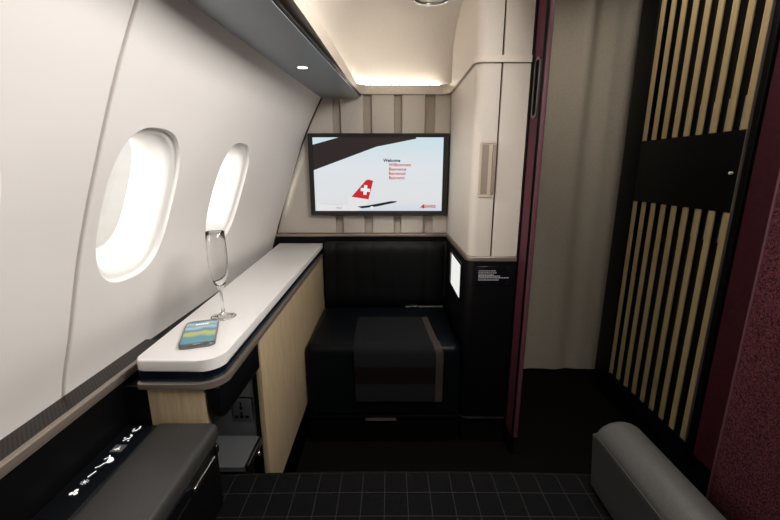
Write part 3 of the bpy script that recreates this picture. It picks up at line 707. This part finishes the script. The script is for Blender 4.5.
t = thing('storage_cabinet', 'black cabinet under the cream wardrobe with white sign text', 'cabinet', (0.41, 1.8, 0.0))
bm = B(); prism(bm, rrect(CX0 - 0.003, CX1, CY0 - 0.002, 2.083, [0.034, 0.0, 0, 0], 8), 'z', 0.1335, 0.843, bev=0.001); obj('body', bm, M['black'], t)
bm = B(); prism(bm, rrect(CX0 - 0.006, CX1, CY0 - 0.006, 2.083, [0.036, 0.0, 0, 0], 8), 'z', 0.8435, 0.8625, bev=0.002); obj('top_trim', bm, M['bronze'], t, label='bronze top trim')
bm = B(); prism(bm, rrect(CX0 - 0.004, CX1, CY0 - 0.005, 2.083, [0.036, 0.0, 0, 0], 8), 'z', 0.1275, 0.1325); obj('base_line', bm, M['metal'], t, label='thin bright metal line')
bm = B(); box(bm, CX0 + 0.008, CX1, CY0 + 0.012, 2.083, 0.0, 0.127); obj('plinth', bm, M['black_matte'], t)
# lit display on the flank
bm = B(); box(bm, 0.3025, 0.3092, 1.585, 1.90, 0.645, 0.815, bev=0.002); ds = obj('display_frame', bm, M['black_gloss'], t)
bm = B(); box(bm, 0.3012, 0.3022, 1.600, 1.830, 0.655, 0.802); obj('display', bm, emis('display_white', (0.9, 0.91, 0.88), 0.95), ds, label='glowing white display')
bm = B(); box(bm, 0.298, 0.3022, 1.84, 1.862, 0.655, 0.805, bev=0.001); obj('display_side_rail', bm, M['metal'], ds)
# sign plate
bm = B(); box(bm, 0.348, 0.490, 1.4955, 1.4985, 0.744, 0.823, bev=0.0008); sg = obj('sign_plate', bm, M['black_gloss'], t)
bm = B()
def line(x, z, wd, h=0.0042):
    random.seed(int(z * 1e4)); e = x + wd
    while x < e - 0.002:
        s = random.choice((0.005, 0.008, 0.011, 0.006)); s = min(s, e - x); box(bm, x, x + s, 1.4948, 1.4954, z, z + h); x += s + 0.0016
for zz, wd in ((0.803, 0.068), (0.7945, 0.072), (0.786, 0.062), (0.7812, 0.090), (0.774, 0.122), (0.765, 0.082)):
    line(0.357, zz, wd, 0.0030)
obj('sign_writing', bm, M['grey_print'], sg, label='small illegible lines of light writing')

# ------------------------------------------------------------------ sliding partition (burgundy)
t = thing('sliding_door', 'tall narrow burgundy sliding door panel with a slot handle beside the curtain', 'door', (0.525, 1.7, 0.0))
bm = B(); box(bm, 0.514, 0.536, 1.414, 2.10, 0.10, 2.09, bev=0.001); obj('panel', bm, M['burg'], t)
bm = B(); box(bm, 0.5225, 0.5385, 1.4085, 1.416, 0.10, 2.09, bev=0.002); obj('front_edge', bm, M['burg_pink'], t, label='lighter pinkish front edge')
bm = B(); box(bm, 0.5125, 0.5205, 1.411, 1.4138, 0.10, 2.09); box(bm, 0.5385, 0.540, 1.412, 1.424, 0.10, 2.09); obj('edge_seal', bm, M['black'], t)
bm = B(); box(bm, 0.518, 0.534, 1.43, 2.08, 0.0, 0.10); obj('bottom_guide', bm, M['black_matte'], t)
bm = B(); box(bm, 0.508, 0.5142, 1.492, 1.499, 0.10, 2.09); obj('rear_seal', bm, M['black'], t)
bm = B(); R1 = rrect(1.425, 1.475, 1.380, 1.580, 0.018, 6); R2 = rrect(1.433, 1.467, 1.388, 1.572, 0.014, 6)
a = [bm.verts.new((0.5138, p[0], p[1])) for p in R1]; b = [bm.verts.new((0.5105, p[0], p[1])) for p in R1]; c = [bm.verts.new((0.5105, p[0], p[1])) for p in R2]; d = [bm.verts.new((0.5134, p[0], p[1])) for p in R2]
for u, v in ((a, b), (b, c), (c, d)):
    for k in range(len(a)): bm.faces.new((u[k], u[(k + 1) % len(a)], v[(k + 1) % len(a)], v[k]))
hd = obj('handle', bm, M['metal_dk'], t, label='slim metal slot handle')
bm = B(); prism(bm, R2, 'x', 0.5128, 0.5137); obj('handle_slot', bm, M['black_matte'], hd)

# ------------------------------------------------------------------ curtain
bm = B(); NX, NZ = 160, 24; th = 0.003; fr_, bk_ = [], []
for i in range(NX + 1):
    x = 0.545 + (1.292 - 0.545) * i / NX; a, b = [], []
    for j in range(NZ + 1):
        z = 0.012 + (2.095 - 0.012) * j / NZ; u = x
        amp = 0.006 + 0.013 * (z / 2.1) ** 2
        y = 2.145 + amp * math.sin(u * 30 + 0.6 * math.sin(z * 1.3)) + amp * 0.7 * math.sin(u * 53 + 1.2 + 0.4 * z) * (0.3 + max(0, (u - 0.8)) * 1.5)
        a.append(bm.verts.new((x, y, z))); b.append(bm.verts.new((x, y + th, z)))
    fr_.append(a); bk_.append(b)
for i in range(NX):
    for j in range(NZ):
        bm.faces.new((fr_[i][j], fr_[i + 1][j], fr_[i + 1][j + 1], fr_[i][j + 1])); bm.faces.new((bk_[i][j], bk_[i][j + 1], bk_[i + 1][j + 1], bk_[i + 1][j]))
    bm.faces.new((fr_[i][0], bk_[i][0], bk_[i + 1][0], fr_[i + 1][0])); bm.faces.new((fr_[i][NZ], fr_[i + 1][NZ], bk_[i + 1][NZ], bk_[i][NZ]))
for j in range(NZ):
    bm.faces.new((fr_[0][j], fr_[0][j + 1], bk_[0][j + 1], bk_[0][j])); bm.faces.new((fr_[NX][j], bk_[NX][j], bk_[NX][j + 1], fr_[NX][j + 1]))
o = obj('curtain', bm, M['curtain'], angle=60); tag(o, 'floor-length beige curtain closing off the aisle', 'curtain')

# ------------------------------------------------------------------ slatted door on the aisle wall
t = thing('slatted_door', 'black aisle door with pale wooden slats above and below a plain plate', 'door', (1.17, 1.58, 0.1))
YA, YB = 1.300, 1.832
bm = B()
box(bm, 1.146, 1.205, YB + 0.004, 1.955, 0.10, 2.09, bev=0.002); box(bm, 1.152, 1.205, 1.268, YA - 0.006, 0.10, 2.09, bev=0.002)
box(bm, 1.150, 1.205, YA - 0.006, YB + 0.004, 0.10, 0.168); box(bm, 1.150, 1.205, YA - 0.006, YB + 0.004, 2.02, 2.09)
fm = obj('frame', bm, M['black'], t)
bm = B(); box(bm, 1.187, 1.205, YA - 0.006, YB + 0.004, 0.168, 2.02); obj('backing', bm, mat('glossy_dark_backing', (0.012, 0.012, 0.012), 0.22, 0.4), t)
bm = B(); box(bm, 1.148, 1.186, YA - 0.002, YB + 0.002, 1.060, 1.326, bev=0.001); pt = obj('centre_plate', bm, M['black'], t)
bm = B(); tube(bm, [(1.148, 1.322, 1.19), (1.140, 1.322, 1.19)], 0.005, 14); obj('knob', bm, M['white_top'], pt, label='tiny chrome knob with its glint painted white')  # white in place of chrome, painting the knob's bright glint
bm = B(); box(bm, 1.143, 1.152, YA - 0.0095, YA - 0.0065, 0.17, 2.02); obj('edge_bead', bm, M['bronze'], t)
NS = 9; pit = (YB - YA - 0.027) / (NS - 1)
for z0_, z1_ in ((0.170, 1.058), (1.328, 2.018)):
    bm = B()
    for k in range(NS): box(bm, 1.150, 1.156, YA + k * pit, YA + 0.025 + k * pit, z0_, z1_, bev=0.0008, seg=1)
    obj('slats', bm, M['oak_slat'], t)
    bm = B()
    for k in range(NS - 1):  # bars invented to stand in for silver highlights between the slats
        yc = YA + 0.027 + k * pit + (pit - 0.027) / 2
        za, zb2 = (z1_ - 0.11, z1_ - 0.002) if z0_ < 1 else (z0_ + 0.11, z0_ + 0.002)
        tube(bm, [(1.172, yc, za), (1.172, yc, zb2)], 0.0065, 12)
    obj('highlight_rods', bm, mat('gap_highlight_grey', (0.30, 0.295, 0.28), 0.35, 0.3), t, label='short grey bars standing in for silver highlights in the gaps')
bm = B(); box(bm, 1.149, 1.158, YA - 0.004, YB + 0.002, 0.160, 0.168); obj('sill_bead', bm, M['metal_dk'], t)

# ------------------------------------------------------------------ near woven partition on the right
t = thing('privacy_partition', 'near suite partition covered in speckled burgundy woven cloth', 'partition', (0.67, 0.2, 0.0))
bm = B(); box(bm, 0.650, 0.690, -1.18, 0.654, 0.535, 2.05, bev=0.003); obj('woven_panel', bm, M['tweed'], t)
bm = B(); box(bm, 0.6505, 0.690, 0.6545, 0.660, 0.535, 2.05, bev=0.002); obj('edge_trim', bm, M['burg_pink'], t)
bm = B(); box(bm, 0.675, 0.690, -1.18, 0.650, 0.0, 0.534); obj('base', bm, M['black_matte'], t)

# ------------------------------------------------------------------ seat
t = thing('seat', 'wide dark checked seat cushion in the foreground', 'seat', (0.04, 0.4, 0.0))
bm = B(); NX, NY = 40, 40; x0, x1, y0, y1 = -0.45, 0.56, -0.25, 0.865
g = []
prof = [(y0 + (0.80 - y0) * k / 20, 0.450) for k in range(21)]
for k in range(1, 11):
    a = k / 10 * PI / 2; prof.append((0.80 + 0.055 * math.sin(a), 0.395 + 0.055 * math.cos(a)))
prof += [(0.857, 0.34), (0.855, 0.26), (0.845, 0.20)]
for i in range(NX + 1):
    u = i / NX; x = x0 + (x1 - x0) * u; bow = 0.006 * (1 - (2 * u - 1) ** 2)
    g.append([bm.verts.new((x, y + bow, z + (bow if z > 0.39 else 0))) for y, z in prof])
for i in range(NX):
    for j in range(len(prof) - 1): bm.faces.new((g[i][j], g[i + 1][j], g[i + 1][j + 1], g[i][j + 1]))
b0 = bm.verts.new((x0, y0, 0.20)); b1 = bm.verts.new((x1, y0, 0.20))
bm.faces.new([g[0][j] for j in range(len(prof))] + [b0]); bm.faces.new([g[NX][j] for j in range(len(prof))] + [b1])
bm.faces.new([g[i][-1] for i in range(NX + 1)] + [b1, b0]); bm.faces.new([g[i][0] for i in range(NX + 1)] + [b1, b0])
so = obj('seat_cushion', bm, M['check'], t, angle=60)
bm = B(); box(bm, -0.44, 0.55, -0.24, 0.80, 0.0, 0.199); obj('seat_base', bm, M['black_matte'], t)

# left armrest box
t = thing('console_armrest', 'left armrest, charcoal leather pad on a black box with chrome pull', 'armrest', (-0.45, 0.2, 0.452))
bm = B(); box(bm, -0.509, -0.373, -0.25, 0.738, 0.622, 0.667, bev=0.016, seg=5); obj('pad', bm, M['leather_grey'], t, label='charcoal leather pad')
bm = B(); box(bm, -0.576, -0.379, -0.25, 0.728, 0.459, 0.621, bev=0.003); bo = obj('box', bm, M['black'], t)
bm = B(); box(bm, -0.3795, -0.3775, -0.20, 0.640, 0.590, 0.593); obj('parting_line', bm, M['metal_dk'], bo)
bm = B(); box(bm, -0.379, -0.370, 0.612, 0.700, 0.598, 0.610, bev=0.003); obj('handle', bm, M['chrome'], bo, label='chrome pull handle')
bm = B(); box(bm, -0.379, -0.374, 0.715, 0.726, 0.60, 0.620, bev=0.002); obj('hinge', bm, M['metal_dk'], bo)
bm = B(); box(bm, -0.576, -0.511, -0.25, 0.738, 0.622, 0.656, bev=0.002); cp = obj('control_panel', bm, M['black_gloss'], t, label='black touch control strip')
bm = B(); Z = 0.6565
def blob(x, y, r, n=10, mi=0): disc(bm, (x, y, Z + 0.0003), r, (1, 0, 0), (0, 1, 0), n, mi)
def stroke(pts, wd, mi=0):
    for (xa, ya), (xb, yb) in zip(pts, pts[1:]):
        d = Vector((xb - xa, yb - ya)).normalized(); nx, ny = -d.y * wd / 2, d.x * wd / 2
        poly(bm, [(xa + nx, ya + ny, Z + 0.0003), (xb + nx, yb + ny, Z + 0.0003), (xb - nx, yb - ny, Z + 0.0003), (xa - nx, ya - ny, Z + 0.0003)], mi)
        blob(xb, yb, wd / 2, 8, mi); blob(xa, ya, wd / 2, 8, mi)
x = -0.546
for a in (90, 210, 330): blob(x + 0.0042 * math.cos(math.radians(a)), 0.555 + 0.0042 * math.sin(math.radians(a)), 0.0036)
blob(x, 0.578, 0.0028)
for k in range(8):
    a = k * PI / 4; stroke([(x + 0.0042 * math.cos(a), 0.578 + 0.0042 * math.sin(a)), (x + 0.0062 * math.cos(a), 0.578 + 0.0062 * math.sin(a))], 0.0010)
stroke([(x - 0.003, 0.590), (x + 0.001, 0.603)], 0.0026)
stroke([(x - 0.006, 0.612), (x - 0.001, 0.616), (x + 0.002, 0.623), (x + 0.006, 0.626)], 0.0024)
stroke([(x - 0.005, 0.634), (x + 0.001, 0.640)], 0.0024); stroke([(x - 0.002, 0.644), (x + 0.004, 0.636)], 0.0024)
blob(x + 0.009, 0.630, 0.0062); blob(x + 0.006, 0.635, 0.0045)
poly(bm, [(x - 0.010, 0.653, Z + 0.0001), (x + 0.013, 0.653, Z + 0.0001), (x + 0.013, 0.674, Z + 0.0001), (x - 0.010, 0.674, Z + 0.0001)], 1)
stroke([(x - 0.005, 0.660), (x + 0.001, 0.664), (x + 0.005, 0.660)], 0.0024); stroke([(x, 0.658), (x + 0.002, 0.668)], 0.002)
stroke([(x - 0.004, 0.686), (x, 0.692), (x + 0.004, 0.692), (x + 0.004, 0.702)], 0.0026); blob(x - 0.006, 0.694, 0.0022); blob(x + 0.006, 0.686, 0.0020); blob(x + 0.001, 0.703, 0.0022)
stroke([(x - 0.004, 0.716), (x + 0.002, 0.718), (x + 0.005, 0.725), (x + 0.003, 0.731)], 0.0030); blob(x - 0.005, 0.722, 0.0022)
bmesh.ops.recalc_face_normals(bm, faces=bm.faces)
for f in bm.faces:
    if f.normal.z < 0: f.normal_flip()
obj('icons', bm, [M['white_print'], mat('highlight_key', (0.10, 0.10, 0.10), 0.4)], cp, recalc=False, label='row of small white seat position icons')

# right armrest
t = thing('padded_armrest', 'right armrest, rounded grey leather beside the burgundy partition', 'armrest', (0.53, 0.2, 0.457))
bm = B()
sec = [(0.486, 0.460), (0.483, 0.585)]
for k in range(13):
    a = PI - k / 12 * PI; sec.append((0.537 + 0.054 * math.cos(a), 0.588 + 0.043 * math.sin(a)))
sec += [(0.591, 0.460)]
prism(bm, sec, 'y', -0.25, 0.796, bev=0.020, seg=5)
ar = obj('arm_body', bm, add_noise(mat('grey_leather', (0.13, 0.13, 0.125), 0.45, spec=0.4), (0.048, 0.048, 0.046), (0.070, 0.069, 0.065), nscale=420, detail=4, bump=0.3, bdist=0.0006), t, angle=50)
bm = B(); tube(bm, [(0.4837, y, 0.594) for y in (-0.24, 0.3, 0.776)], 0.0014, 8); obj('piping', bm, M['leather_grey'], ar)
for o in bpy.data.objects:
    if 'wloc' in o: del o['wloc']
